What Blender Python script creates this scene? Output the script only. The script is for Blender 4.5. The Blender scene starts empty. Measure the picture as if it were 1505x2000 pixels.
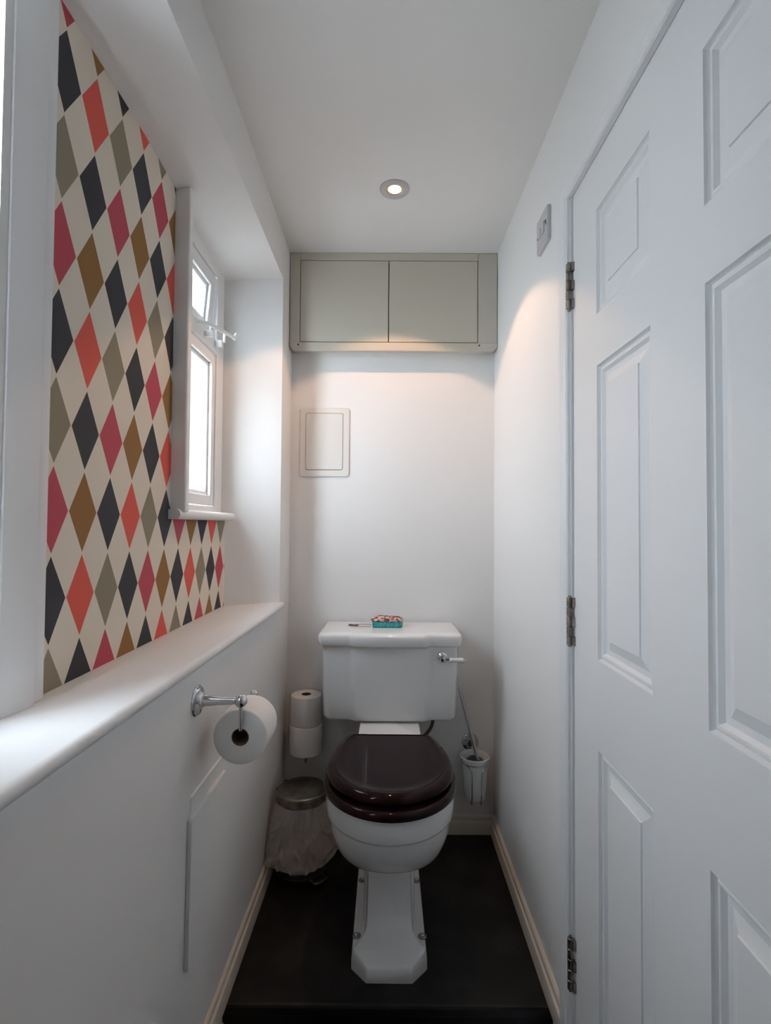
import bpy, math, random
from mathutils import Vector, Matrix
random.seed(7)
PI = math.pi
S = bpy.context.scene
COL = S.collection

# ------------------------------------------------------------------ camera, world, exposure
cam_d = bpy.data.cameras.new('camera')
cam = bpy.data.objects.new('camera', cam_d)
COL.objects.link(cam)
S.camera = cam
cam_d.sensor_fit = 'VERTICAL'
cam_d.sensor_height = 24.0
cam_d.lens = 24.0 * 1010.0 / 2000.0
cam_d.clip_start = 0.01
_p, _yw, _r = math.radians(1.5), math.radians(.14), math.radians(.4)
_f = Vector((-math.sin(_yw) * math.cos(_p), math.cos(_yw) * math.cos(_p), math.sin(_p)))
_ri = Vector((math.cos(_yw), math.sin(_yw), 0))
_u = _ri.cross(_f)
_r2 = _ri * math.cos(_r) + _u * math.sin(_r)
_u2 = -_ri * math.sin(_r) + _u * math.cos(_r)
M = Matrix((_r2, _u2, -_f)).transposed().to_4x4()
M.translation = Vector((0, 0, 1.13))
cam.matrix_world = M

W = bpy.data.worlds.new('sky')
S.world = W
W.use_nodes = True
bg = W.node_tree.nodes['Background']
# overcast sky, brighter and bluer towards the hidden sun behind the viewer's left
_nt = W.node_tree
_tc = _nt.nodes.new('ShaderNodeTexCoord')
_vm = _nt.nodes.new('ShaderNodeVectorMath')
_vm.operation = 'DOT_PRODUCT'
_vm.inputs[1].default_value = Vector((-.50, -.80, .32)).normalized()
_nt.links.new(_tc.outputs['Generated'], _vm.inputs[0])
_rp = _nt.nodes.new('ShaderNodeValToRGB')
_nt.links.new(_vm.outputs['Value'], _rp.inputs['Fac'])
_rp.color_ramp.elements[0].position = -.0
_rp.color_ramp.elements[0].color = (.052, .053, .052, 1)
_rp.color_ramp.elements[1].position = .95
_rp.color_ramp.elements[1].color = (.79, .87, 1.0, 1)
_nt.links.new(_rp.outputs['Color'], bg.inputs[0])
bg.inputs[1].default_value = 43.0

S.view_settings.view_transform = 'Standard'
S.view_settings.look = 'None'
S.view_settings.exposure = 0.28
S.view_settings.gamma = 1.0
S.view_settings.use_curve_mapping = False

# the ceiling downlight's beam
ld = bpy.data.lights.new('downlight_beam', 'SPOT')
ld.energy = 9.0
ld.color = (1.0, 0.60, 0.36)
ld.spot_size = math.radians(103)
ld.spot_blend = 0.12
ld.shadow_soft_size = 0.012


def portal(name, x, y0, y1, z0, z1):
    d = bpy.data.lights.new(name, 'AREA')
    d.shape = 'RECTANGLE'
    d.size, d.size_y = y1 - y0, z1 - z0
    o = bpy.data.objects.new(name, d)
    COL.objects.link(o)
    o.location = (x, (y0 + y1) / 2, (z0 + z1) / 2)
    o.rotation_euler = Vector((1, 0, 0)).to_track_quat('-Z', 'Z').to_euler()
    d.cycles.is_portal = True
    return o


portal('window_portal', -.60, .54, .75, .98, 1.92)
portal('window_portal', -.60, 1.26, 1.62, 1.17, 1.93)


# ------------------------------------------------------------------ materials
def mat(name, col, rough=.5, metal=0., spec=.5, noise=None, bump=None, coat=0.):
    m = bpy.data.materials.new(name)
    m.use_nodes = True
    nt = m.node_tree
    b = nt.nodes['Principled BSDF']
    b.inputs['Base Color'].default_value = (*col, 1)
    b.inputs['Roughness'].default_value = rough
    b.inputs['Metallic'].default_value = metal
    b.inputs['Specular IOR Level'].default_value = spec
    b.inputs['Coat Weight'].default_value = coat
    tc = nt.nodes.new('ShaderNodeTexCoord')
    if noise:
        scale, col2, lo, hi = noise
        n = nt.nodes.new('ShaderNodeTexNoise')
        n.inputs['Scale'].default_value = scale
        n.inputs['Detail'].default_value = 6
        nt.links.new(tc.outputs['Object'], n.inputs['Vector'])
        r = nt.nodes.new('ShaderNodeValToRGB')
        r.color_ramp.elements[0].position = lo
        r.color_ramp.elements[1].position = hi
        r.color_ramp.elements[0].color = (*col, 1)
        r.color_ramp.elements[1].color = (*col2, 1)
        nt.links.new(n.outputs['Fac'], r.inputs['Fac'])
        nt.links.new(r.outputs['Color'], b.inputs['Base Color'])
    if bump:
        scale, strength, dist = bump
        n = nt.nodes.new('ShaderNodeTexNoise')
        n.inputs['Scale'].default_value = scale
        n.inputs['Detail'].default_value = 4
        nt.links.new(tc.outputs['Object'], n.inputs['Vector'])
        bp = nt.nodes.new('ShaderNodeBump')
        bp.inputs['Strength'].default_value = strength
        bp.inputs['Distance'].default_value = dist
        nt.links.new(n.outputs['Fac'], bp.inputs['Height'])
        nt.links.new(bp.outputs['Normal'], b.inputs['Normal'])
    return m


WALL = mat('wall_paint', (.80, .79, .78), .75, bump=(7, .25, .01), spec=.3)
CEIL = mat('ceiling_paint', (.80, .78, .76), .85, bump=(5, .15, .01), spec=.2)
GLOSS = mat('gloss_white', (.80, .80, .80), .35, bump=(20, .12, .003))
DOORM = mat('door_white', (.77, .765, .77), .42, bump=(18, .10, .003))
CREAM = mat('skirting_cream', (.74, .66, .57), .4)
CABM = mat('cabinet_sage', (.53, .49, .41), .5, bump=(30, .08, .002))
PANELM = mat('panel_white', (.72, .69, .65), .45)
CERAM = mat('ceramic', (.78, .78, .78), .08, spec=.6)
FLOORM = mat('floor_slate', (.0035, .0042, .0045), .5, spec=.3, noise=(7, (.019, .0185, .0175), .45, .72), bump=(60, .25, .002))
MAHOG = mat('mahogany', (.010, .0035, .004), .06, spec=.16, noise=(14, (.019, .0055, .0055), .4, .7))
CHROME = mat('chrome', (.62, .63, .65), .08, 1.)
BRUSHED = mat('brushed_steel', (.34, .33, .30), .28, 1., noise=(25, (.22, .21, .19), .4, .7))
HINGEM = mat('hinge_steel', (.34, .31, .28), .35, 1., noise=(60, (.16, .14, .12), .4, .7))
BLACK = mat('black_plastic', (.012, .012, .012), .4)
GAPM = mat('gap_shade', (.02, .018, .015), .9)  # near-black colour standing in for shade in narrow slits
PAPER = mat('tissue_paper', (.82, .79, .76), .95, bump=(120, .35, .002), spec=.1)
CARD = mat('cardboard', (.13, .085, .055), .9)
PLAST = mat('white_plastic', (.52, .50, .51), .35)
FROST = mat('frosted_cup', (.84, .85, .85), .2)
RUBBER = mat('braided_hose', (.10, .10, .10), .4, .4)
TEAL = mat('turquoise_fabric', (.02, .27, .29), .55, noise=(160, (.08, .50, .50), .45, .6), bump=(200, .5, .002))
BRIST = mat('bristles', (.07, .075, .075), .9, bump=(300, 1, .004))
GREYM = mat('dark_wire', (.12, .09, .09), .4, .6)


def patterned():
    m = bpy.data.materials.new('patterned_flap')
    m.use_nodes = True
    nt = m.node_tree
    b = nt.nodes['Principled BSDF']
    tc = nt.nodes.new('ShaderNodeTexCoord')
    v = nt.nodes.new('ShaderNodeTexVoronoi')
    v.inputs['Scale'].default_value = 90
    nt.links.new(tc.outputs['Object'], v.inputs['Vector'])
    sp = nt.nodes.new('ShaderNodeSeparateColor')
    nt.links.new(v.outputs['Color'], sp.inputs['Color'])
    r = nt.nodes.new('ShaderNodeValToRGB')
    r.color_ramp.interpolation = 'CONSTANT'
    cs = [(0, (.62, .36, .30)), (.3, (.09, .03, .04)), (.5, (.75, .58, .50)), (.75, (.30, .06, .08)), (.9, (.05, .05, .07))]
    while len(r.color_ramp.elements) < len(cs):
        r.color_ramp.elements.new(.5)
    for e, (p, c) in zip(r.color_ramp.elements, cs):
        e.position = p
        e.color = (*c, 1)
    nt.links.new(sp.outputs['Red'], r.inputs['Fac'])
    nt.links.new(r.outputs['Color'], b.inputs['Base Color'])
    b.inputs['Roughness'].default_value = .7
    return m


PATT = patterned()


def emis(name, col, st):
    m = bpy.data.materials.new(name)
    m.use_nodes = True
    nt = m.node_tree
    nt.nodes.clear()
    e = nt.nodes.new('ShaderNodeEmission')
    e.inputs[0].default_value = (*col, 1)
    e.inputs[1].default_value = st
    o = nt.nodes.new('ShaderNodeOutputMaterial')
    nt.links.new(e.outputs[0], o.inputs[0])
    return m


BULB = emis('lamp_glow', (1.0, .84, .58), 3.2)


def glass():
    m = bpy.data.materials.new('streaked_glass')
    m.use_nodes = True
    nt = m.node_tree
    nt.nodes.clear()
    L = nt.links
    tc = nt.nodes.new('ShaderNodeTexCoord')
    mp = nt.nodes.new('ShaderNodeMapping')
    mp.inputs['Scale'].default_value = (1, 38, 3.0)
    mp.inputs['Rotation'].default_value = (.10, 0, 0)
    n = nt.nodes.new('ShaderNodeTexNoise')
    n.inputs['Scale'].default_value = 1.6
    n.inputs['Detail'].default_value = 3
    L.new(tc.outputs['Object'], mp.inputs['Vector'])
    L.new(mp.outputs['Vector'], n.inputs['Vector'])
    r = nt.nodes.new('ShaderNodeValToRGB')
    r.color_ramp.elements[0].position = .35
    r.color_ramp.elements[0].color = (.05, .10, .06, 1)
    r.color_ramp.elements[1].position = .62
    r.color_ramp.elements[1].color = (.40, .40, .36, 1)
    L.new(n.outputs['Fac'], r.inputs['Fac'])
    # tint is folded in below: pane passes most light, painted streaks stand in for the view outside
    t = nt.nodes.new('ShaderNodeBsdfTransparent')
    mx = nt.nodes.new('ShaderNodeMix')
    mx.data_type = 'RGBA'
    mx.inputs['Factor'].default_value = .62
    mx.inputs['B'].default_value = (.97, .99, 1.0, 1)
    L.new(r.outputs['Color'], mx.inputs['A'])
    L.new(mx.outputs['Result'], t.inputs[0])
    g = nt.nodes.new('ShaderNodeBsdfGlossy')
    g.inputs['Roughness'].default_value = .05
    ms = nt.nodes.new('ShaderNodeMixShader')
    ms.inputs[0].default_value = .05
    L.new(t.outputs[0], ms.inputs[1])
    L.new(g.outputs[0], ms.inputs[2])
    o = nt.nodes.new('ShaderNodeOutputMaterial')
    L.new(ms.outputs[0], o.inputs[0])
    return m


GLASS = glass()


def liner_mat():
    m = bpy.data.materials.new('bin_liner_plastic')
    m.use_nodes = True
    nt = m.node_tree
    nt.nodes.clear()
    L = nt.links
    t = nt.nodes.new('ShaderNodeBsdfTransparent')
    d = nt.nodes.new('ShaderNodeBsdfPrincipled')
    d.inputs['Base Color'].default_value = (.82, .79, .79, 1)
    d.inputs['Roughness'].default_value = .35
    tl = nt.nodes.new('ShaderNodeBsdfTranslucent')
    tl.inputs[0].default_value = (.85, .82, .82, 1)
    a = nt.nodes.new('ShaderNodeMixShader')
    a.inputs[0].default_value = .3
    L.new(d.outputs[0], a.inputs[1])
    L.new(tl.outputs[0], a.inputs[2])
    b = nt.nodes.new('ShaderNodeMixShader')
    lw = nt.nodes.new('ShaderNodeLayerWeight')
    lw.inputs[0].default_value = .45
    mr = nt.nodes.new('ShaderNodeMapRange')
    mr.inputs['To Min'].default_value = .42
    mr.inputs['To Max'].default_value = .95
    L.new(lw.outputs['Facing'], mr.inputs['Value'])
    L.new(mr.outputs[0], b.inputs[0])
    L.new(t.outputs[0], b.inputs[1])
    L.new(a.outputs[0], b.inputs[2])
    o = nt.nodes.new('ShaderNodeOutputMaterial')
    L.new(b.outputs[0], o.inputs[0])
    return m


LINER = liner_mat()


def wallpaper():
    m = bpy.data.materials.new('diamond_wallpaper')
    m.use_nodes = True
    nt = m.node_tree
    L = nt.links
    b = nt.nodes['Principled BSDF']
    b.inputs['Roughness'].default_value = .7
    b.inputs['Specular IOR Level'].default_value = .25
    tc = nt.nodes.new('ShaderNodeTexCoord')
    s = nt.nodes.new('ShaderNodeSeparateXYZ')
    L.new(tc.outputs['Object'], s.inputs[0])

    def mth(op, a, bb=None, c=None):
        n = nt.nodes.new('ShaderNodeMath')
        n.operation = op
        for i, v in enumerate((a, bb, c)):
            if v is None:
                continue
            if isinstance(v, (int, float)):
                n.inputs[i].default_value = v
            else:
                L.new(v, n.inputs[i])
        return n.outputs[0]
    Y, Z = s.outputs['Y'], s.outputs['Z']
    # the paper hangs a touch out of plumb
    hz_ = mth('SUBTRACT', Z, 1.1)
    cY = mth('ADD', mth('MULTIPLY', mth('SUBTRACT', Y, .85), .085), .013)
    cZ = mth('SUBTRACT', mth('MULTIPLY', mth('SUBTRACT', Y, 1.07), .018), .003)
    Z = mth('ADD', Z, mth('MULTIPLY', hz_, cZ))
    Y = mth('SUBTRACT', Y, mth('MULTIPLY', hz_, cY))
    u = mth('ADD', mth('DIVIDE', mth('SUBTRACT', Y, .8085), .0824), .5)
    i = mth('FLOOR', u)
    fu = mth('ABSOLUTE', mth('SUBTRACT', mth('SUBTRACT', u, i), .5))
    zz = mth('ADD', mth('SUBTRACT', Z, 1.079), mth('MULTIPLY', mth('SUBTRACT', Y, .89), .0165))
    v = mth('DIVIDE', zz, .1409)
    k = mth('FLOOR', v)
    fv = mth('ABSOLUTE', mth('SUBTRACT', mth('SUBTRACT', v, k), .5))
    mask = mth('LESS_THAN', mth('ADD', fu, fv), .485)
    idx = mth('FLOORED_MODULO', mth('SUBTRACT', i, mth('MULTIPLY', k, 2.0)), 6.0)
    f = mth('DIVIDE', mth('ADD', idx, .5), 6.0)
    r = nt.nodes.new('ShaderNodeValToRGB')
    r.color_ramp.interpolation = 'CONSTANT'
    crim, ochre, char, coral, taupe = (.50, .075, .105), (.29, .145, .045), (.045, .045, .053), (.70, .11, .080), (.27, .235, .165)
    cs = [crim, ochre, char, coral, taupe, char]
    while len(r.color_ramp.elements) < 6:
        r.color_ramp.elements.new(.5)
    for q, c in enumerate(cs):
        r.color_ramp.elements[q].position = q / 6.0
        r.color_ramp.elements[q].color = (*c, 1)
    L.new(f, r.inputs['Fac'])
    mx = nt.nodes.new('ShaderNodeMix')
    mx.data_type = 'RGBA'
    mx.inputs['A'].default_value = (.73, .65, .55, 1)
    L.new(mask, mx.inputs['Factor'])
    L.new(r.outputs['Color'], mx.inputs['B'])
    L.new(mx.outputs['Result'], b.inputs['Base Color'])
    return m


WPAPER = wallpaper()


# ------------------------------------------------------------------ mesh helpers
class MB:
    def __init__(s):
        s.v, s.f, s.m = [], [], []

    def add(s, vs, fs, mi=0):
        o = len(s.v)
        s.v += [tuple(v) for v in vs]
        s.f += [tuple(i + o for i in f) for f in fs]
        s.m += [mi] * len(fs)
        return s

    def quad(s, a, b, c, d, mi=0):
        return s.add([a, b, c, d], [(0, 1, 2, 3)], mi)

    def box(s, x0, x1, y0, y1, z0, z1, mi=0):
        vs = [(x, y, z) for x in (x0, x1) for y in (y0, y1) for z in (z0, z1)]
        return s.add(vs, [(0, 1, 3, 2), (4, 6, 7, 5), (0, 4, 5, 1), (2, 3, 7, 6), (0, 2, 6, 4), (1, 5, 7, 3)], mi)

    def loft(s, rings, cap0=True, cap1=True, closed=True, mi=0):
        n = len(rings[0])
        vs = [p for r in rings for p in r]
        fs = []
        for a in range(len(rings) - 1):
            for b in range(n if closed else n - 1):
                c = (b + 1) % n
                fs.append((a * n + b, a * n + c, (a + 1) * n + c, (a + 1) * n + b))
        if cap0:
            fs.append(tuple(reversed(range(n))))
        if cap1:
            fs.append(tuple(range((len(rings) - 1) * n, len(rings) * n)))
        return s.add(vs, fs, mi)

    def lathe(s, prof, origin=(0, 0, 0), axis=(0, 0, 1), n=32, cap=True, mi=0):
        ax = Vector(axis).normalized()
        t = Vector((1, 0, 0)) if abs(ax.x) < .9 else Vector((0, 1, 0))
        e1 = ax.cross(t).normalized()
        e2 = ax.cross(e1)
        o = Vector(origin)
        rings = [[o + ax * h + (e1 * math.cos(2 * PI * k / n) + e2 * math.sin(2 * PI * k / n)) * max(r, 1e-5) for k in range(n)] for r, h in prof]
        return s.loft(rings, cap, cap, mi=mi)

    def tube(s, pts, r, n=12, mi=0, smooth=0):
        pts = [Vector(p) for p in pts]
        for _ in range(smooth):
            q = [pts[0]]
            for a, b in zip(pts[:-1], pts[1:]):
                q += [a * .75 + b * .25, a * .25 + b * .75]
            pts = q + [pts[-1]]
        rs = r if isinstance(r, (list, tuple)) else None
        rings = []
        prev = None
        for k, p in enumerate(pts):
            d = (pts[min(k + 1, len(pts) - 1)] - pts[max(k - 1, 0)]).normalized()
            if prev is None:
                t = Vector((0, 0, 1)) if abs(d.z) < .9 else Vector((1, 0, 0))
                e1 = d.cross(t).normalized()
            else:
                e1 = (prev - d * prev.dot(d)).normalized()
            prev = e1
            e2 = d.cross(e1)
            rr = r if rs is None else rs[0] + (rs[1] - rs[0]) * k / (len(pts) - 1)
            rings.append([p + (e1 * math.cos(2 * PI * a / n) + e2 * math.sin(2 * PI * a / n)) * rr for a in range(n)])
        return s.loft(rings, mi=mi)

    def sphere(s, c, r, n=16, sc=(1, 1, 1)):
        rings = []
        for a in range(1, 10):
            t = -PI / 2 + PI * a / 10
            rings.append([(c[0] + r * sc[0] * math.cos(t) * math.cos(2 * PI * k / n), c[1] + r * sc[1] * math.cos(t) * math.sin(2 * PI * k / n), c[2] + r * sc[2] * math.sin(t)) for k in range(n)])
        return s.loft(rings)

    def build(s, name, mats, parent=None, loc=None, smooth=True, ang=35, bevel=0, seg=2, weld=True):
        if parent is not None:
            o_w = Vector((0, 0, 0))
            p = parent
            while p is not None:
                o_w += p.location
                p = p.parent
            off, loc_l = o_w, (0, 0, 0)
        else:
            off = Vector(loc or (0, 0, 0))
            loc_l = off
        me = bpy.data.meshes.new(name)
        me.from_pydata([tuple(Vector(v) - off) for v in s.v], [], s.f)
        mats = mats if isinstance(mats, (list, tuple)) else [mats]
        for m in mats:
            me.materials.append(m)
        for p, mi in zip(me.polygons, s.m):
            p.material_index = mi
            p.use_smooth = smooth
        me.update()
        import bmesh
        bm = bmesh.new()
        bm.from_mesh(me)
        if weld:
            bmesh.ops.remove_doubles(bm, verts=bm.verts, dist=1e-6)
        bmesh.ops.recalc_face_normals(bm, faces=bm.faces)
        bm.to_mesh(me)
        bm.free()
        if smooth:
            me.set_sharp_from_angle(angle=math.radians(ang))
        o = bpy.data.objects.new(name, me)
        COL.objects.link(o)
        o.location = loc_l
        if parent is not None:
            o.parent = parent
        if bevel:
            b = o.modifiers.new('bevel', 'BEVEL')
            b.width = bevel
            b.segments = seg
            b.limit_method = 'ANGLE'
            b.angle_limit = math.radians(30)
            b.harden_normals = False
        return o


def tag(o, label, cat, group=None):
    o['label'] = label
    o['category'] = cat
    if group:
        o['group'] = group
    return o


def thing(name, loc, label, cat, group=None):
    o = bpy.data.objects.new(name, None)
    o.empty_display_size = .05
    COL.objects.link(o)
    o.location = loc
    return tag(o, label, cat, group)


def struct(o, label=None, cat=None):
    o['kind'] = 'structure'
    if label:
        o['label'] = label
    if cat:
        o['category'] = cat
    return o


# ------------------------------------------------------------------ the room
ZC, ZH, YB, YF = 2.134, -.14, 1.938, -.90     # ceiling, lower floor, far wall, wall behind
XR, XU, XP = .402, -.363, -.524               # right wall, left upper wall, papered wall
XO = -.60
YS = 1.245                                    # edge of the raised floor


def xlow(y):                                  # the lower left wall is slightly out of square
    return -.374 - .0125 * (YB - y)


def soff(x, y):                               # underside of the recess, sagging at the window corner
    q = min(1, max(0, (y - 1.0) / .674))
    b = 1.965 - .036 * q * q * (3 - 2 * q)
    t = (x - XP) / (XU - XP)
    return b + (1.981 - b) * t


w = MB()
# papered plane, with the openings of both windows
w.quad((XP, .765, .84), (XP, 1.25, .84), (XP, 1.25, 1.99), (XP, .765, 1.99), 1)
w.quad((XP, 1.25, .84), (XP, 1.674, .84), (XP, 1.674, 1.152), (XP, 1.25, 1.152), 1)
w.quad((XP, YF, .84), (XP, .44, .84), (XP, .44, 1.99), (XP, YF, 1.99))
# far reveal, down to the sill
k = (1.765 - 1.674) / (XU - XP)
w.quad((XP, 1.674, .84), (XU, 1.765, .84), (XU, 1.765, 1.985), (XP, 1.674, 1.985))
w.quad((XO, 1.674 + k * (XO - XP), 1.12), (XP, 1.674, 1.12), (XP, 1.674, 1.985), (XO, 1.674 + k * (XO - XP), 1.985))
# soffit
sf = MB()
ys = [YF, 0, .7] + [1.0 + .0674 * i_ for i_ in range(11)] + [1.765]
for a, b in zip(ys[:-1], ys[1:]):
    sf.quad((XO, a, soff(XO, a)), (XU, a, 1.981), (XU, b, 1.981), (XO, b, soff(XO, b)))
# upper strip and pier
w.quad((XU, YF, 1.981), (XU, 1.765, 1.981), (XU, 1.765, ZC + .01), (XU, YF, ZC + .01))
w.quad((XU, 1.765, .84), (XU, YB, .84), (XU, YB, ZC + .01), (XU, 1.765, ZC + .01))
# lower wall
w.quad((xlow(YF), YF, ZH), (xlow(YB), YB, ZH), (xlow(YB) + .009, YB, .845), (xlow(YF) + .009, YF, .845))
w.quad((xlow(1.765) + .009, 1.765, .845), (xlow(YB) + .009, YB, .845), (XU, YB, .845), (XU, 1.765, .845))
# outer jambs of the openings
w.quad((XO, 1.25, 1.12), (XP, 1.25, 1.12), (XP, 1.25, 1.985), (XO, 1.25, 1.985))
w.quad((XO, .773, .84), (XP, .773, .84), (XP, .773, 1.99), (XO, .773, 1.99))
w.quad((XO, 1.25, 1.13), (XP, 1.25, 1.13), (XP, 1.68, 1.13), (XO, 1.68, 1.13))
o = struct(w.build('wall_left', [WALL, WPAPER], smooth=False))
b = o.modifiers.new('bevel', 'BEVEL'); b.width = .006; b.segments = 2; b.limit_method = 'ANGLE'; b.angle_limit = math.radians(50)
struct(sf.build('ceiling', CEIL, smooth=True, ang=40))

w = MB()
w.quad((-.45, YB, ZH), (XR, YB, ZH), (XR, YB, ZC + .01), (-.45, YB, ZC + .01))
struct(w.build('wall_back', WALL, smooth=False))

DY0, DY1, DZ1 = .326, 1.114, 1.858            # the door in the right wall
w = MB()
w.quad((XR, DY1 + .004, ZH), (XR, YB, ZH), (XR, YB, ZC + .01), (XR, DY1 + .004, ZC + .01))
w.quad((XR, DY0 - .004, DZ1 + .004), (XR, DY1 + .004, DZ1 + .004), (XR, DY1 + .004, ZC + .01), (XR, DY0 - .004, ZC + .01))
w.quad((XR, YF, ZH), (XR, DY0 - .004, ZH), (XR, DY0 - .004, ZC + .01), (XR, YF, ZC + .01))
struct(w.build('wall_right', WALL, smooth=False))
w = MB()
w.quad((XO, YF, ZH), (XR, YF, ZH), (XR, YF, ZC + .01), (XO, YF, ZC + .01))
struct(w.build('wall_front', WALL, smooth=False))
w = MB()
w.quad((XO, YF, ZC), (XR, YF, ZC), (XR, YB, ZC), (XO, YB, ZC))
struct(w.build('ceiling', CEIL, smooth=False))

# raised floor with a nosed step edge, and the lower floor before it
w = MB()
w.quad((-.42, YS + .008, 0), (XR, YS + .008, 0), (XR, YB, 0), (-.42, YB, 0))
pr = [(YS + .008, 0), (YS + .003, -.0015), (YS, -.006), (YS, -.022), (YS + .004, -.026), (YS + .012, -.026), (YS + .012, ZH)]
for (a, b), (c, d) in zip(pr[:-1], pr[1:]):
    w.quad((-.42, a, b), (XR, a, b), (XR, c, d), (-.42, c, d))
struct(w.build('floor', FLOORM, smooth=False))
w = MB()
w.quad((-.60, YF, ZH), (XR, YF, ZH), (XR, YS + .012, ZH), (-.60, YS + .012, ZH))
struct(w.build('floor', FLOORM, smooth=False))

# skirting boards: torus-moulded profile (depth, height)
SK = [(0, .068), (.005, .068), (.009, .064), (.0095, .057), (.007, .051), (.008, .047), (.013, .045), (.014, .041), (.014, .0), (0, 0)]


def skirting(name, pts):
    # pts: (foot x, foot y, normal x, normal y, base z)
    w = MB()
    rings = [[(x + nx * d, y + ny * d, z + h) for d, h in SK] for x, y, nx, ny, z in pts]
    w.loft(rings)
    return struct(w.build(name, CREAM, smooth=True, ang=25))


yy = [YS - .0, YB - .0005]
skirting('baseboard_left', [(xlow(y), y, 1, 0, 0) for y in (1.03, YB - .001)])
skirting('baseboard_back', [(xlow(YB), YB, 0, -1, 0), (XR, YB, 0, -1, 0)])
skirting('baseboard_right', [(XR, y, -1, 0, 0) for y in (1.171, YB - .001)])
# skirting of the lower floor
w = MB()
w.loft([[(xlow(y) + d, y, ZH + h * 1.5) for d, h in SK] for y in (YF, YS)])
struct(w.build('baseboard_left', CREAM))

# window board along the whole recess, bullnosed
w = MB()
ZS = .868
rings = []
for y in (YF, -.2, .46, 1.1, 1.763):
    xf = -.345 - .0205 * (1.765 - y)
    r = [(XO, y, ZS - .022), (XO, y, ZS)]
    for a in range(9):
        t = PI / 2 - PI * a / 8
        r.append((xf - .011 + .011 * math.cos(t), y, ZS - .011 + .011 * math.sin(t)))
    rings.append(r)
w.loft(rings)
o = struct(w.build('trim_1', GLOSS, smooth=True, ang=30))

# ------------------------------------------------------------------ near window, only its architrave shows at the left edge
w1 = struct(MB().box(-.575, -.535, .42, .55, ZS, 1.985).box(-.575, -.535, .751, .772, ZS, 1.985)
            .box(-.575, -.535, .55, .751, ZS, ZS + .10).box(-.575, -.535, .55, .751, 1.93, 1.985)
            .build('window_1', GLOSS, bevel=.003, weld=False))
w = MB().box(-.560, -.556, .548, .753, ZS + .09, 1.94)
w.build('pane', GLASS, w1)
w = MB()
prof = [(-.535, .687), (-.5155, .687), (-.5150, .7020), (-.5125, .7035), (-.5118, .708), (-.5095, .720), (-.5055, .738), (-.504, .760), (-.508, .766), (-.513, .772), (-.511, .777), (-.511, .790), (-.515, .797), (-.5238, .797), (-.5238, .790), (-.535, .784)]
w.loft([[(x, y - .013, z) for x, y in prof] for z in (ZS + .0005, 1.963)])
struct(w.build('trim_2', GLOSS, smooth=True, ang=25))

# ------------------------------------------------------------------ far window
fw = MB()
XW = -.530
# outer frame, mullions and transom
fw.box(-.580, XW, 1.590, 1.655, 1.160, 1.935).box(-.580, XW, 1.252, 1.300, 1.160, 1.955)
fw.box(-.580, XW, 1.30, 1.590, 1.160, 1.184).box(-.580, XW, 1.30, 1.590, 1.898, 1.955)
fw.box(-.580, XW + .002, 1.30, 1.590, 1.655, 1.700)
win2 = struct(fw.build('window_2', GLOSS, bevel=.003, weld=False))


def sash(name, y0, y1, z0, z1, x, rail, tilt, piv):
    m = MB()
    fr = .034
    def R(ya, yb, za, zb, xa, xb):
        m.box(xa, xb, ya, yb, za, zb)
    R(y0 + rail, y1 - rail, z0, z0 + rail, x - .03, x)
    R(y0 + rail, y1 - rail, z1 - rail, z1, x - .03, x)
    R(y0, y0 + rail, z0, z1, x - .03, x)
    R(y1 - rail, y1, z0, z1, x - .03, x)
    r2 = rail + .012
    R(y0 + rail, y1 - rail, z0 + rail, z0 + r2, x - .03, x - .010)
    R(y0 + rail, y1 - rail, z1 - r2, z1 - rail, x - .03, x - .010)
    R(y0 + rail, y0 + r2, z0 + r2, z1 - r2, x - .03, x - .010)
    R(y1 - r2, y1 - rail, z0 + r2, z1 - r2, x - .03, x - .010)
    gm = MB().box(x - .022, x - .018, y0 + rail, y1 - rail, z0 + rail, z1 - rail)
    if tilt:
        for q in (m, gm):
            c, s_ = math.cos(tilt), math.sin(tilt)
            q.v = [(piv[0] + (vx - piv[0]) * c + (vz - piv[1]) * s_, vy, piv[1] + (vz - piv[1]) * c - (vx - piv[0]) * s_) for vx, vy, vz in q.v]
    so = m.build(name, GLOSS, win2, bevel=.0025, weld=False)
    gm.build('pane', GLASS, so)
    return so


sash('top_sash', 1.303, 1.586, 1.703, 1.894, -.534, .036, math.radians(5), (-.534, 1.894))
sash('bottom_sash', 1.3005, 1.5897, 1.187, 1.652, -.534, .030, 0, None)
# raised post between the paper and the frame, board under the window
MB().box(-.555, -.488, 1.250, 1.276, 1.160, 1.972).build('side_post', GLOSS, win2, bevel=.004)
w = MB()
rings = []
for y in (1.238, 1.26, 1.664):
    r = [(-.555, y, 1.142), (-.555, y, 1.166)]
    for a in range(7):
        t = PI / 2 - PI * a / 6
        r.append((-.504 + .010 * math.cos(t) + (0 if y < 1.3 else .006), y, 1.154 + .012 * math.sin(t)))
    rings.append(r)
w.loft(rings)
w.build('window_board', GLOSS, win2, smooth=True, ang=40)
# casement stay: perforated bar on two pegs
w = MB()
w.tube([(-.535, 1.40, 1.690), (-.510, 1.44, 1.697), (-.495, 1.52, 1.706), (-.487, 1.575, 1.713), (-.482, 1.605, 1.715)], .0058, 8, smooth=1)
w.tube([(-.482, 1.605, 1.715), (-.478, 1.612, 1.730)], .0045, 8)
w.sphere((-.481, 1.606, 1.714), .0072)
st = w.build('casement_stay', GLOSS, win2)
MB().box(-.532, -.506, 1.475, 1.487, 1.672, 1.690).lathe([(.0045, 0), (.0045, .028)], (-.512, 1.481, 1.680), (0, 0, 1), 10).build('stay_peg', GLOSS, win2, bevel=.001)
MB().box(-.532, -.506, 1.560, 1.572, 1.672, 1.692).lathe([(.0045, 0), (.0045, .026)], (-.500, 1.566, 1.686), (0, 0, 1), 10).build('stay_peg', GLOSS, win2, bevel=.001)

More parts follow.
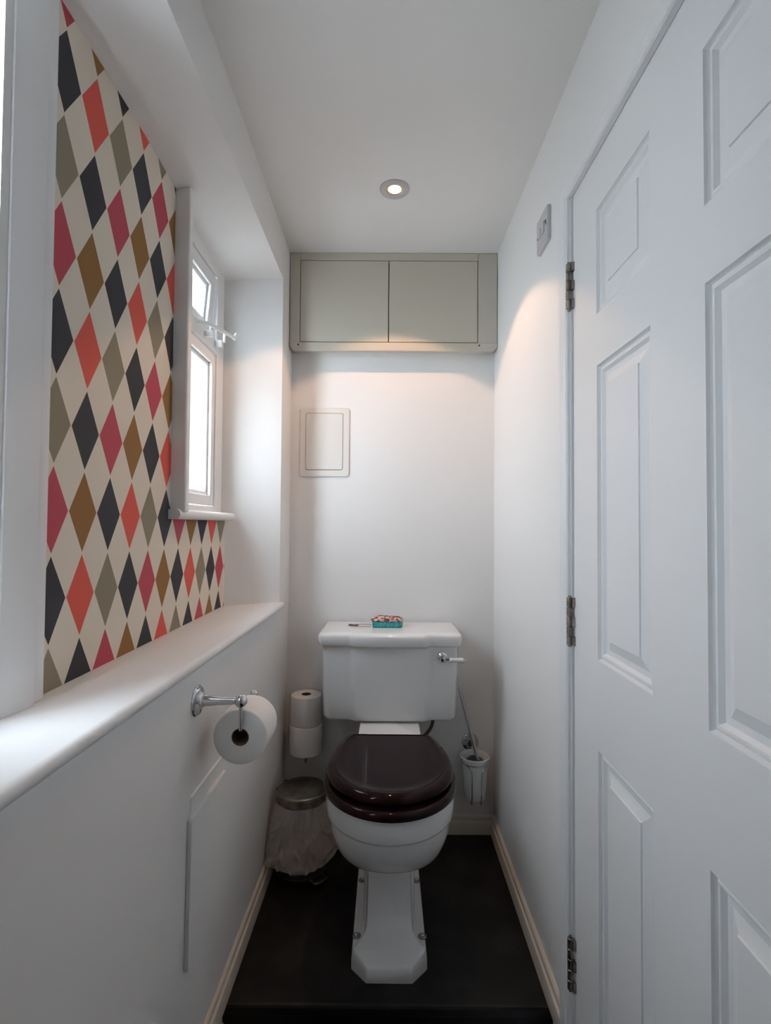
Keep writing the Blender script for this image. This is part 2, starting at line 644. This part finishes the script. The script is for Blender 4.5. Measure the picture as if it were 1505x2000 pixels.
# ------------------------------------------------------------------ door in the right wall
def panelled(w, x, ybr, zbr, panels):
    """plate at plane x (room side = -x), cells in 'panels' get nested mouldings"""
    rings = [(0, 0), (.0015, .0045), (.003, .0075), (.0085, .0040), (.012, .0045), (.0165, .0105), (.020, .0105), (.026, .0105), (.044, .0045), (.045, .0020)]
    for a in range(len(ybr) - 1):
        for b in range(len(zbr) - 1):
            y0, y1, z0, z1 = ybr[a], ybr[a + 1], zbr[b], zbr[b + 1]
            if (a, b) in panels:
                L = []
                for ins, dep in rings:
                    L.append([(x + dep, y0 + ins, z0 + ins), (x + dep, y1 - ins, z0 + ins), (x + dep, y1 - ins, z1 - ins), (x + dep, y0 + ins, z1 - ins)])
                w.loft(L, False, True)
            else:
                w.quad((x, y0, z0), (x, y1, z0), (x, y1, z1), (x, y0, z1))


w = MB()
DX = XR + .001
yb = [DY0, .449, .652, .788, .991, DY1]
zb = [ZH + .008, .10, .707, .877, 1.441, 1.541, 1.747, DZ1]
panelled(w, DX, yb, zb, {(1, 1), (3, 1), (1, 3), (3, 3), (1, 5), (3, 5)})
# edges and back of the slab
for q in [((DX, DY0, zb[0]), (DX + .04, DY0, zb[0]), (DX + .04, DY0, DZ1), (DX, DY0, DZ1)),
          ((DX, DY1, zb[0]), (DX + .04, DY1, zb[0]), (DX + .04, DY1, DZ1), (DX, DY1, DZ1)),
          ((DX, DY0, DZ1), (DX + .04, DY0, DZ1), (DX + .04, DY1, DZ1), (DX, DY1, DZ1)),
          ((DX, DY0, zb[0]), (DX + .04, DY0, zb[0]), (DX + .04, DY1, zb[0]), (DX, DY1, zb[0])),
          ((DX + .04, DY0, zb[0]), (DX + .04, DY1, zb[0]), (DX + .04, DY1, DZ1), (DX + .04, DY0, DZ1))]:
    w.quad(*q)
door = struct(w.build('door_1', DOORM, smooth=False))


def hinge(z1, z0):
    h = z1 - z0
    w = MB()
    cx, cy, r = XR - .0075, DY1 + .004, .0062
    n = 5
    for i in range(n):
        a, b = z0 + h * i / n + .0006, z0 + h * (i + 1) / n - .0006
        w.lathe([(r * .8, a), (r, a + .001), (r, b - .001), (r * .8, b)], (cx, cy, 0), (0, 0, 1), 16)
    w.lathe([(.0035, z0 - .003), (.0035, z1 + .003)], (cx, cy, 0), (0, 0, 1), 12)
    ho = w.build('hinge', HINGEM, door)
    m = MB()
    for i in range(n):
        a, b = z0 + h * i / n + .0006, z0 + h * (i + 1) / n - .0006
        if i % 2 == 0:
            m.box(cx + .002, cx + .009, cy - .011, cy - .001, a, b)
        else:
            m.box(cx + .002, cx + .007, cy + .001, cy + .006, a, b)
    m.build('hinge_leaf', HINGEM, ho)


hinge(1.705, 1.604)
hinge(.979, .876)
hinge(.262, .154)

# architrave round the door
pf = [(0, 0), (.004, -.006), (.010, -.0085), (.016, -.007), (.022, -.010), (.040, -.015), (.046, -.0155), (.050, -.012), (.052, 0)]
pf = [(0, 0), (0, -.010), (.003, -.0135), (.013, -.0135), (.0150, -.0085), (.021, -.0085), (.026, -.0110), (.036, -.0140), (.045, -.0145), (.048, -.0100), (.050, -.0095), (.050, 0)]
w = MB()
rings = []
zt, yi, yn = 1.852, 1.122, .318
for q, dpt in [('a', 0), ('b', 0), ('c', 0), ('d', 0)]:
    r = []
    for t, dx in pf:
        sh = t * .76
        if q == 'a':
            r.append((XR + dx, yi + t, ZH))
        if q == 'b':
            r.append((XR + dx, yi + t, zt + sh))
        if q == 'c':
            r.append((XR + dx, yn - t, zt + sh))
        if q == 'd':
            r.append((XR + dx, yn - t, ZH))
    rings.append(r)
w.loft(rings)
struct(w.build('trim_3', DOORM, smooth=False))
# door lining seen between architrave and leaf
w = MB().box(XR - .004, XR + .05, DY1 + .003, DY1 + .012, ZH, DZ1 + .012).box(XR - .004, XR + .05, DY0 - .012, DY0 - .003, ZH, DZ1 + .012)
w.box(XR - .004, XR + .05, DY0 - .003, DY1 + .003, DZ1 + .003, DZ1 + .012)
struct(w.build('trim_4', DOORM, smooth=False))

# ------------------------------------------------------------------ cabinet above the toilet
FY = 1.878
cab = thing('wall_cabinet', (0, 1.91, 1.768), 'sage grey two-door cupboard spanning wall to wall under the ceiling', 'cabinet')
w = MB()
w.box(-.361, -.3235, FY, YB - .001, 1.783, ZC - .001).box(.3295, .400, FY, YB - .001, 1.783, ZC - .001)
w.box(-.3235, .3295, FY, YB - .001, 2.105, ZC - .001)
w.build('face_frame', CABM, cab, bevel=.0015, weld=False)
MB().box(-.3235, .3295, FY + .019, YB - .002, 1.799, 2.1045).build('shade_block', GAPM, cab)  # added dark block, paints the shade between and around the doors
w = MB()
w.loft([[(x, FY - .003, z) for x, z in ((-.362, 1.800), (-.362, 1.785), (-.346, 1.768), (.386, 1.768), (.401, 1.785), (.401, 1.800))],
        [(x, FY + .014, z) for x, z in ((-.362, 1.800), (-.362, 1.785), (-.346, 1.768), (.386, 1.768), (.401, 1.785), (.401, 1.800))]])
w.box(-.361, .400, FY + .012, YB - .001, 1.783, 1.798)
w.build('bottom_rail', CABM, cab, bevel=.002)
for x0, x1 in ((-.3215, .0005), (.0035, .3275)):
    w = MB().box(x0, x1, FY - .001, FY + .018, 1.8025, 2.1025)
    d = w.build('door', CABM, cab, bevel=.0012)
for x in (-.328, .334):
    w = MB().lathe([(.0, -.0001), (.0032, -.0002), (.0032, .001)], (x, FY - .0032, 1.790), (0, 1, 0), 12)
    w.build('screw', BLACK, cab)

# ------------------------------------------------------------------ access panel, back wall
ap = thing('access_hatch', (-.235, YB, 1.31), 'cream plastic inspection hatch on the far wall under the cupboard', 'access hatch')


def rrect(x0, x1, z0, z1, r, n=4):
    out = []
    for cx, cz, a0 in ((x1 - r, z1 - r, 0), (x0 + r, z1 - r, PI / 2), (x0 + r, z0 + r, PI), (x1 - r, z0 + r, 1.5 * PI)):
        for k_ in range(n + 1):
            t = a0 + PI / 2 * k_ / n
            out.append((cx + r * math.cos(t), cz + r * math.sin(t)))
    return out


w = MB()
X0, X1, Z0, Z1 = -.329, -.142, 1.311, 1.571
outer0, outer1 = rrect(X0, X1, Z0, Z1, .010), rrect(X0 + .003, X1 - .003, Z0 + .003, Z1 - .003, .008)
inn = rrect(-.307, -.1655, 1.336, 1.551, .008)
w.loft([[(x, YB - .0005, z) for x, z in outer0], [(x, YB - .004, z) for x, z in outer0], [(x, YB - .006, z) for x, z in outer1],
        [(x, YB - .006, z) for x, z in inn], [(x, YB - .001, z) for x, z in inn]], False, False)
w.build('surround', PANELM, ap, smooth=False)
MB().loft([[(x, YB - .0012, z) for x, z in inn], [(x, YB - .0014, z) for x, z in inn]]).build('shade_sheet', GAPM, ap, smooth=False)  # dark sheet, paints the shade round the hatch door
inn2 = rrect(-.3055, -.167, 1.3378, 1.5495, .007)
MB().loft([[(x, YB - .002, z) for x, z in inn2], [(x, YB - .0066, z) for x, z in inn2]]).build('door', PANELM, ap, smooth=False, bevel=.0008)

# ------------------------------------------------------------------ painted hatch, left wall
hx = xlow(1.12) + .0046
ht = thing('access_hatch', (hx, 1.12, .27), 'painted-over hatch low on the wall below the hanging toilet roll', 'access hatch')
w = MB()
def wx(y, z):
    return xlow(y) + .009 * (z - ZH) / (.845 - ZH)
def hring(pts, d):
    return [(wx(y, z) + d, y, z) for y, z in pts]
oo = rrect(1.018, 1.335, .262, .600, .006, 3)
oi = rrect(1.021, 1.332, .265, .597, .005, 3)
w.loft([hring(oo, .0), hring(oi, .003), hring(rrect(1.03, 1.22, .285, .562, .012, 3), .003), hring(rrect(1.03, 1.22, .285, .562, .012, 3), .001)], False, False)
w.build('surround', WALL, ht, smooth=False)
pp = rrect(1.008, 1.216, .272, .562, .008, 3)
pi_ = rrect(1.0095, 1.2145, .2735, .5605, .007, 3)
w = MB()
w.loft([hring(pp, .001), hring(pp, .0085), hring(pi_, .0095)], True, True)
w.build('hatch_door', WALL, ht, smooth=False)

# ------------------------------------------------------------------ downlight
LX, LY = .017, 1.517
dl = thing('ceiling_downlight', (LX, LY, ZC - .004), 'lit round recessed spotlight with white ring in the ceiling', 'downlight')
w = MB().lathe([(.0445, 0), (.0445, -.002), (.041, -.005), (.033, -.006), (.0265, -.005), (.024, -.001)], (LX, LY, ZC), (0, 0, 1), 48, cap=False)
w.build('trim_ring', PLAST, dl)
w = MB().lathe([(.024, -.001), (.022, -.0025), (.0195, -.0015)], (LX, LY, ZC), (0, 0, 1), 40, cap=False)
w.build('reflector', mat('lamplit_reflector', (.85, .62, .42), .35), dl)  # the lamp's peach glow is put into the reflector colour
w = MB().lathe([(.0195, -.0012), (.0195, -.0020), (.010, -.0032)], (LX, LY, ZC), (0, 0, 1), 40)
w.build('lamp', BULB, dl)
lo = bpy.data.objects.new('downlight_beam', ld)
COL.objects.link(lo)
lo.parent = dl
lo.location = (0, 0, -.006)

# ------------------------------------------------------------------ wall switch
sw = thing('switch_plate', (XR, 1.305, 1.842), 'grey white electrical switch plate beside the door top corner', 'switch')
w = MB()
ry = rrect(1.262, 1.352, 1.842, 1.932, .006, 3)
ri = rrect(1.264, 1.350, 1.844, 1.930, .005, 3)
w.loft([[(XR - .0002, y, z) for y, z in ry], [(XR - .008, y, z) for y, z in ry], [(XR - .010, y, z) for y, z in ri]])
w.build('plate', PLAST, sw, smooth=False)
MB().box(XR - .0135, XR - .0095, 1.285, 1.303, 1.874, 1.902).build('rocker', PLAST, sw, bevel=.001)
MB().box(XR - .0125, XR - .0095, 1.315, 1.332, 1.877, 1.900).build('fuse_holder', PLAST, sw, bevel=.001)
MB().box(XR - .0112, XR - .0095, 1.272, 1.278, 1.890, 1.897).build('indicator', BLACK, sw)
for y in (1.270, 1.344):
    MB().lathe([(.0028, 0), (.0028, .0012)], (XR - .0112, y, 1.885), (1, 0, 0), 12).build('screw', HINGEM, sw)

# ------------------------------------------------------------------ toilet
TX = .014
toi = thing('toilet', (TX, 1.50, 0), 'white close-coupled toilet with dark mahogany seat and closed lid', 'toilet')


def egg(cx, yc, a, yf, ybk, z, n=64, pf_=2.0, pb=2.6, wb=None):
    """plan outline: widest (half a) at yc, front point yf, back ybk; superellipse halves"""
    out = []
    for k_ in range(n):
        t = 2 * PI * k_ / n
        c, s_ = math.cos(t), math.sin(t)
        if s_ < 0:
            e, b_ = pf_, yc - yf
        else:
            e, b_ = pb, ybk - yc
        x = a * math.copysign(abs(c) ** (2 / e), c)
        y = b_ * math.copysign(abs(s_) ** (2 / e), s_)
        out.append((cx + x, yc + y, z))
    return out


# pan: bowl, rear platform, foot
w = MB()
sec = [(.436, .1705, 1.236, 1.69), (.405, .1715, 1.234, 1.69), (.380, .170, 1.236, 1.69), (.375, .168, 1.238, 1.69), (.372, .1635, 1.243, 1.69),
       (.368, .1625, 1.244, 1.69), (.340, .160, 1.250, 1.69), (.310, .1515, 1.267, 1.69), (.280, .140, 1.292, 1.69), (.252, .124, 1.328, 1.69), (.230, .103, 1.362, 1.69),
       (.212, .084, 1.394, 1.69), (.198, .070, 1.422, 1.69), (.186, .060, 1.448, 1.68)]
rings = [egg(TX, 1.415, a, yf, ybk, z, pb=3.0) for z, a, yf, ybk in sec]
fix = []
for r, (z, a, yf, ybk) in zip(rings, sec):
    if yf > 1.36:
        r = egg(TX, max(1.415, yf + .04), a, yf, ybk, z, pb=3.0)
    fix.append(r)
w.loft([[(TX + (x - TX) * .93, 1.44 + (y - 1.44) * .93, .438) for x, y, z in fix[0]]] + fix, True, True)
# rear platform under the cistern
w2 = []
def rbox(cx, hw, y0, y1, z, r=.016):
    return [(x, y, z) for x, y in rrect(cx - hw, cx + hw, y0, y1, r, 4)]
w.loft([rbox(TX, .094, 1.60, 1.925, .28), rbox(TX, .098, 1.60, 1.925, .43), rbox(TX, .100, 1.61, 1.925, .462), rbox(TX, .098, 1.616, 1.923, .470), rbox(TX, .094, 1.622, 1.920, .473)])
# trapway body
w.loft([rbox(TX, .072, 1.46, 1.74, 0), rbox(TX, .070, 1.46, 1.76, .15), rbox(TX, .080, 1.50, 1.80, .30)])
pan = w.build('pan', CERAM, toi, ang=50)

# foot as one moulded surface over a grid
w = MB()
def zc(y):
    P_ = [(1.300, .036), (1.318, .041), (1.345, .050), (1.375, .064), (1.405, .090), (1.430, .130), (1.448, .175), (1.46, .215), (1.74, .215)]
    for (a, b), (c, d) in zip(P_[:-1], P_[1:]):
        if y <= c:
            t = max(0, (y - a) / (c - a))
            return b + (d - b) * t
    return .215
def bhw(y):
    t = min(1, max(0, (y - 1.325) / .068))
    t = t * t * (3 - 2 * t)
    return .112 + (.067 - .004 * (y - 1.38) / .3 - .112) * t
def ohw(y):
    t = min(1, max(0, (1.348 - y) / .042))
    return .097 - .040 * t
NY, NX = 90, 60
rows = []
for j in range(NY + 1):
    y = 1.306 + (1.745 - 1.306) * (j / NY) ** 1.25
    hw = ohw(y)
    row = [(TX - hw, y, 0.), (TX - hw, y, .024)]
    for i in range(NX + 1):
        xx = -hw + .002 + (2 * hw - .004) * i / NX
        ed = bhw(y)
        t = min(1, max(0, (ed - abs(xx)) / .0085))
        t = t * t * (3 - 2 * t)
        ledge = min(.030, zc(y))
        z = ledge + (zc(y) - ledge) * t
        em = min(1, (hw - abs(xx)) / .006)
        z -= .004 * (1 - em) ** 2
        fr = max(0, 1 - (y - 1.306) / .008)
        z -= .006 * fr * fr
        row.append((TX + xx, y, z))
    row += [(TX + hw, y, .024), (TX + hw, y, 0.)]
    rows.append(row)
w.loft(rows, True, True, closed=False)
w.build('foot', CERAM, toi, ang=50)
for (x, y) in ((-.0725, 1.415), (.1025, 1.415), (-.0675, 1.632), (.0985, 1.632)):
    w = MB().lathe([(.0115, 0), (.0115, .003), (.008, .0045), (.004, .0055)], (x, y, .0285), (0, 0, 1), 20)
    sc = w.build('fixing_washer', HINGEM, toi)
    MB().lathe([(.0062, .003), (.0062, .007), (.003, .0095)], (x, y, .0285), (0, 0, 1), 16).build('fixing_screw', CHROME, sc)

# seat ring and lid
w = MB()
so = [(.4345, -.004), (.437, 0), (.447, .001), (.4530, -.002), (.4560, -.008), (.4565, -.014)]
rings = [egg(TX, 1.42, .1775 + d, 1.2225 - d, 1.655, z, pb=2.35) for z, d in so]
inner = [egg(TX, 1.42, .112 + d, 1.30 - d, 1.56, z) for z, d in ((.4565, .006), (.453, 0), (.4345, 0))]
w.loft(rings + inner + [rings[0]], False, False)
w.build('seat', MAHOG, toi, ang=50)
w = MB()
lo_ = [(.4615, -.008), (.464, -.003), (.470, .001), (.477, .001), (.483, -.003), (.488, -.010), (.4905, -.018), (.4915, -.024), (.4905, -.027), (.4895, -.030), (.4895, -.05)]
rings = []
for z, d in lo_:
    z -= .003
    r = egg(TX, 1.425, .1690 + d, 1.2440 - d, 1.72, z, pb=2.0, n=80)
    yb_ = 1.612 + max(d, -.012) * .4
    rings.append([(x, min(y, yb_), zz) for x, y, zz in r])
w.loft(rings)
w.build('lid', MAHOG, toi, ang=50)
for s_ in (-.06, .06):
    MB().lathe([(.0075, -.02), (.0075, .02)], (TX + s_, 1.622, .4695), (1, 0, 0), 16).build('seat_hinge', CHROME, toi)


def breakfront(hw, yf, step, ybk, z, cw=.124, ch=.020):
    """cistern plan: rectangle with a projecting centre and cut corners"""
    L = [(-hw, ybk), (-hw, yf + step + ch), (-hw + ch * .35, yf + step + ch * .35), (-hw + ch, yf + step), (-cw - .014, yf + step), (-cw - .006, yf + step - .003), (-cw + .004, yf + .004), (-cw + .012, yf)]
    return [(TX + x, y, z) for x, y in L] + [(TX - x, y, z) for x, y in reversed(L)]


w = MB()
cb = [(.477, .213, 1.742), (.480, .2185, 1.735), (.490, .2225, 1.729), (.55, .2245, 1.724), (.70, .228, 1.717), (.745, .228, 1.716)]
w.loft([breakfront(h, y, .014, 1.927, z) for z, h, y in cb])
cis = w.build('cistern', CERAM, toi, ang=48, bevel=.0025, seg=3)
w = MB()
cl = [(.729, .2335, 1.708), (.731, .2375, 1.703), (.736, .2395, 1.700), (.757, .2400, 1.697), (.765, .2385, 1.699), (.770, .2345, 1.704), (.7725, .228, 1.712), (.773, .21, 1.735)]
w.loft([breakfront(h, y, .016, 1.930 if z < .77 else 1.926, z) for z, h, y in cl])
w.build('cistern_lid', CERAM, cis, ang=48, bevel=.002, seg=2)
# flush lever
w = MB()
lx, ly, lz = .187, 1.716, .697
w.lathe([(.0165, .012), (.0165, -.001), (.014, -.004), (.010, -.006), (.0095, -.012), (.011, -.014), (.009, -.020), (.003, -.022)], (lx, ly, lz), (0, 1, 0), 28)
w.tube([(lx, ly - .015, lz), (lx + .014, ly - .017, lz - .001), (lx + .022, ly - .018, lz - .001)], .0045, 12)
lev = w.build('flush_lever', CHROME, toi)
w = MB().lathe([(.0050, .020), (.0068, .023), (.0062, .030), (.0070, .045), (.0088, .058), (.0085, .064), (.0050, .067)], (lx, ly - .018, lz - .003), (1, 0, -.03), 20)
gr = w.build('lever_grip', CERAM, lev)
w = MB().lathe([(.0045, .0655), (.0052, .068), (.0035, .071), (.0015, .077)], (lx, ly - .018, lz - .003), (1, 0, -.03), 16)
w.build('lever_tip', CHROME, lev)
# supply hose
w = MB().tube([(.168, 1.845, .482), (.170, 1.85, .44), (.160, 1.86, .405), (.135, 1.875, .37), (.11, 1.89, .33)], .0062, 12, smooth=2)
w.build('supply_hose', RUBBER, toi)
# small printed maker's mark at the back edge of the pan shelf
w = MB()
for x in (-.086, -.078, -.070, -.063):
    w.box(x, x + .005, 1.640, 1.648, .4727, .4734)
w.build('maker_mark', mat('mark_ink', (.18, .16, .18), .5), toi)


# ------------------------------------------------------------------ toilet rolls
def make_roll(name, c, axis, r, L, label, rc=.0175):
    a = Vector(axis)
    t = thing(name, c, label, 'toilet roll')
    w = MB()
    w.lathe([(rc, 0), (r * .6, .0004), (r - .003, 0), (r - .0008, .001), (r, .003), (r + .0003, L * .5), (r, L - .003), (r - .0008, L - .001), (r - .003, L), (r * .6, L - .0004), (rc, L)], c, axis, 56, cap=False)
    w.build('paper', PAPER, t, ang=50)
    w = MB()
    w.lathe([(rc, .0), (rc, L), (rc - .0015, L), (rc - .0015, 0), (rc, 0)], c, axis, 32, cap=False)
    w.build('core', CARD, t)
    return t


RX, RY, RZ = -.2905, 1.047, .704
t = make_roll('toilet_roll', (RX, RY, RZ), (0, 1, 0), .0548, .094, 'white toilet roll hanging end-on from the chrome arm below the sill')
SX, SY = -.283, 1.873
make_roll('toilet_roll', (SX, SY, .320), (0, 0, 1), .0578, .1005, 'lower of two spare toilet rolls stacked left of the cistern')
make_roll('toilet_roll', (SX - .001, SY, .4212), (0, 0, 1), .0542, .102, 'upper of two spare toilet rolls stacked left of the cistern')

# ------------------------------------------------------------------ chrome roll holder on the left wall
HX = xlow(1.042) + .0083
hy, hz, bx_ = 1.041, .778, -.288
rh = thing('toilet_roll_holder', (HX, hy, hz), 'chrome toilet roll holder with round wall plate below the sill', 'toilet roll holder')
w = MB().lathe([(.0300, -.004), (.0305, .002), (.0290, .004), (.0265, .0045), (.0260, .0075), (.021, .009), (.0150, .0105), (.0125, .013), (.0125, .016)], (HX, hy, hz), (1, 0, 0), 40)
w.build('wall_plate', CHROME, rh)
w = MB().lathe([(.0115, .014), (.0105, .020), (.0095, .035), (.0078, .060), (.0068, .080), (.0066, bx_ - HX)], (HX, hy, hz), (1, 0, 0), 28)
w.sphere((bx_, hy, hz), .0128, 24)
w.build('arm', CHROME, rh)
w = MB().tube([(bx_, hy, hz - .005), (bx_, hy, .735), (bx_ - .0005, hy + .001, .7205), (bx_ - .001, hy + .006, .7175), (bx_ - .001, hy + .05, .7175), (bx_ - .001, hy + .098, .7175), (bx_ - .001, hy + .104, .7215), (bx_ - .001, hy + .105, .740), (bx_ - .001, hy + .105, .757)], .0042, 14)
w.sphere((bx_ - .001, hy + .105, .759), .0085, 20)
w.build('carrier_bar', CHROME, rh)

# spare roll holder
sh = thing('spare_roll_holder', (SX, YB, .31), 'chrome upright spindle under the two spare toilet rolls', 'toilet roll holder')
w = MB().lathe([(.028, .001), (.028, -.004), (.022, -.007), (.012, -.010), (.011, -.014)], (SX, YB, .305), (0, 1, 0), 32)
w.build('wall_plate', CHROME, sh)
w = MB().tube([(SX, YB - .012, .305), (SX, 1.90, .305), (SX, SY + .004, .306)], .006, 12)
w.lathe([(.003, -.032), (.007, -.027), (.006, -.018), (.010, -.006), (.016, 0), (.026, .004), (.026, .0065), (.014, .007)], (SX, SY, .311), (0, 0, 1), 24)
w.tube([(SX, SY, .31), (SX, SY, .515)], .0045, 10)
w.build('spindle', CHROME, sh)

# ------------------------------------------------------------------ pedal bin
BX, BY, BR = -.271, 1.722, .078
bn = thing('pedal_bin', (BX, BY, 0), 'small steel pedal bin left of the toilet, mostly under a liner', 'bin')
w = MB().lathe([(BR + .002, .000), (BR + .004, .003), (BR + .004, .018), (BR, .022)], (BX, BY, 0), (0, 0, 1), 48)
w.build('base_ring', BLACK, bn)
w = MB().lathe([(BR, .020), (BR, .238)], (BX, BY, 0), (0, 0, 1), 48)
w.build('body', BRUSHED, bn)
w = MB().lathe([(BR + .001, .262), (BR + .003, .262), (BR + .0025, .2645), (BR + .001, .266), (BR - .006, .2675), (BR * .5, .2685), (0, .269)], (BX, BY, 0), (0, 0, 1), 56)
bl = w.build('lid', BRUSHED, bn)
w = MB().lathe([(BR, .238), (BR + .004, .238), (BR + .004, .2625), (BR, .2625)], (BX, BY, 0), (0, 0, 1), 56)
w.build('lid_band', HINGEM, bl)
da = math.radians(138)
hxx, hyy = BX + math.cos(da) * (BR + .006), BY + math.sin(da) * (BR + .006)
w = MB().tube([(hxx, hyy, .12), (hxx, hyy, .262)], .008, 8)
w.tube([(BX + math.cos(a) * (BR + .006), BY + math.sin(a) * (BR + .006), .255) for a in [math.radians(d_) for d_ in range(100, 180, 8)]], .005, 8)
w.build('lid_hinge', BLACK, bn)
pa = math.radians(-46)
pc, ps = math.cos(pa), math.sin(pa)
def pedal_pt(u, v, z):
    return (BX + pc * u - ps * v, BY + ps * u + pc * v, z)
w = MB()
ring = lambda z, e: [pedal_pt(u, v, z) for u, v in ((BR + .0 , -.026 + e), (BR + .028 - e, -.024 + e), (BR + .034 - e, -.012), (BR + .034 - e, .012), (BR + .028 - e, .024 - e), (BR + .0, .026 - e))]
w.loft([ring(.012, .002), ring(.014, 0), ring(.018, 0), ring(.020, .002)])
pdl = w.build('pedal', BRUSHED, bn, smooth=False)
ring = lambda z, e: [pedal_pt(u, v, z) for u, v in ((BR + .006, -.018 + e), (BR + .024 - e, -.016 + e), (BR + .024 - e, .016 - e), (BR + .006, .018 - e))]
MB().loft([ring(.020, 0), ring(.022, 0), ring(.0225, .001)]).build('pedal_pad', BLACK, pdl, smooth=False)

# bin liner draped down over the outside
w = MB()
from mathutils import noise as NZ_
NT, NZ = 220, 44
rings = []
for j in range(NZ + 1):
    t = j / NZ
    r_ = []
    for k_ in range(NT):
        a = 2 * PI * k_ / NT
        hem = .080 + .030 * max(0, math.cos(a - math.radians(10))) + .005 * math.sin(3 * a + .6)
        z = .239 - (.239 - hem) * t
        fl = .004 + .034 * t ** 1.2
        fl += .030 * t * max(0, math.cos(a - math.radians(-135))) + .016 * t * max(0, math.cos(a - math.radians(-20)))
        fl *= 1 - .2 * max(0, math.cos(a - PI))
        q = Vector((math.cos(a) * 1.6, math.sin(a) * 1.6, t * 1.4))
        wr = .012 * NZ_.noise(q * 1.1) + .005 * max(0, 1 - abs(NZ_.noise(q * 1.7 + Vector((0, 0, 5)))) * 9) + .003 * max(0, 1 - abs(NZ_.noise(q * 2.6 + Vector((3, 1, t * 2)))) * 8)
        wr += .0006 * math.sin(31 * a + 9 * t + 3 * math.sin(4 * a))
        wr += .004 * max(0, math.sin(3 * a + 8 * t + .8)) ** 8
        rr = BR + .003 + max(.0015, fl + wr * (0.25 + t))
        x = BX + rr * math.cos(a)
        x = max(x, xlow(BY) + (.004 + .002 * math.sin(9 * a) if z > .074 else .017))
        r_.append((x, BY + rr * math.sin(a), z))
    rings.append(r_)
w.loft(rings, False, False)
ln = w.build('bin_liner', LINER, None, (BX, BY, .06), ang=180)
tag(ln, 'translucent white plastic liner draped over the outside of the bin', 'bin liner')

# ------------------------------------------------------------------ brush and wall holder
CX, CY = .320, 1.868
bh = thing('toilet_brush_holder', (CX, CY, .166), 'white cup in a chrome wire bracket on the wall right of the toilet', 'toilet brush holder')
w = MB()
prof = [(.030, .166), (.036, .168), (.0385, .174), (.0415, .218), (.0445, .268), (.047, .296), (.052, .308), (.0530, .312), (.0505, .314), (.044, .298), (.0405, .268), (.036, .188), (.001, .183)]
w.lathe(prof, (CX, CY, 0), (0, 0, 1), 48)
w.build('cup', FROST, bh)
w = MB()
w.tube([(CX + .0492 * math.cos(a), CY + .0492 * math.sin(a), .294) for a in [2 * PI * k_ / 40 for k_ in range(41)]], .0025, 8)
w.tube([(CX, CY + .048, .294), (CX, CY + .06, .304), (CX, YB - .004, .322)], .0045, 8)
w.build('support_ring', CHROME, bh)
for s_ in (-1, 1):
    w = MB().tube([(CX + s_ * .040, CY - .029, .294), (CX + s_ * .020, CY - .0475, .280), (CX + s_ * .0165, CY - .0475, .258), (CX + s_ * .0165, CY - .0445, .178), (CX + s_ * .0165, CY - .042, .161), (CX + s_ * .0165, CY - .030, .157), (CX + s_ * .0165, CY, .1575)], .0027, 8, smooth=1)
    w.build('wire', CHROME, bh)
w = MB().lathe([(.031, .002), (.031, -.004), (.027, -.007), (.016, -.009), (.012, -.014)], (.314, YB - .001, .334), (0, 1, 0), 36)
w.build('wall_plate', CHROME, bh)

tb = thing('toilet_brush', (CX, CY, .19), 'chrome-handled toilet brush leaning left in the wall-mounted cup', 'toilet brush')
p0, p1 = Vector((.331, 1.856, .290)), Vector((.2525, 1.874, .590))
w = MB().tube([p0, p0.lerp(p1, .3), p0.lerp(p1, .6), p1], [.0078, .0055], 14)
w.sphere(tuple(p1), .0065)
w.build('handle', CHROME, tb)
w = MB().lathe([(.004, .122), (.020, .119), (.032, .108), (.032, .05), (.026, .010), (.003, .004)], (CX, CY, .186), (0, 0, 1), 24)
w.build('brush_head', BRIST, tb)

# ------------------------------------------------------------------ small things on the cistern lid
zt_ = .7735
cs_ = thing('small_case', (.005, 1.845, zt_), 'small turquoise case with a patterned flap on the cistern lid', 'case')
w = MB()
L = [(.0, -.003), (.002, 0), (.020, .001), (.0225, -.003)]
w.loft([[(x, y, zt_ + h) for x, y in rrect(-.048 - d, .058 + d, 1.815 - d, 1.872 + d, .012, 4)] for h, d in L])
w.build('case_body', TEAL, cs_)
w = MB()
def flap(h0, d):
    return [(x, y, zt_ + h0 + .005 * max(0, 1 - abs(x + .01) / .06) * (1 - abs(y - 1.843) / .06) + .0015 * math.sin(x * 200)) for x, y in rrect(-.0515 - d, .0595 + d, 1.812 - d, 1.874 + d, .010, 4)]
w.loft([flap(.0225, 0), flap(.028, 0), flap(.030, -.006), flap(.0325, -.020)])
w.build('flap', PATT, cs_)

cp = thing('wire_clip', (-.10, 1.845, zt_), 'thin wire item with dark loops lying left of the turquoise case', 'clip')
w = MB()
for cx_, cy_ in ((-.124, 1.846), (-.106, 1.842)):
    w.tube([(cx_ + .008 * math.cos(a), cy_ + .010 * math.sin(a), zt_ + .003) for a in [2 * PI * k_ / 20 for k_ in range(21)]], .0018, 6)
w.build('loops', GREYM, cp)
w = MB()
w.tube([(-.098, 1.825, zt_ + .002), (-.053, 1.826, zt_ + .002)], .0011, 6)
w.tube([(-.098, 1.866, zt_ + .002), (-.053, 1.865, zt_ + .002)], .0013, 6)
w.tube([(-.098, 1.825, zt_ + .002), (-.098, 1.866, zt_ + .002)], .0011, 6)
w.build('shaft', mat('pinkish_wire', (.45, .32, .32), .35, .5), cp)
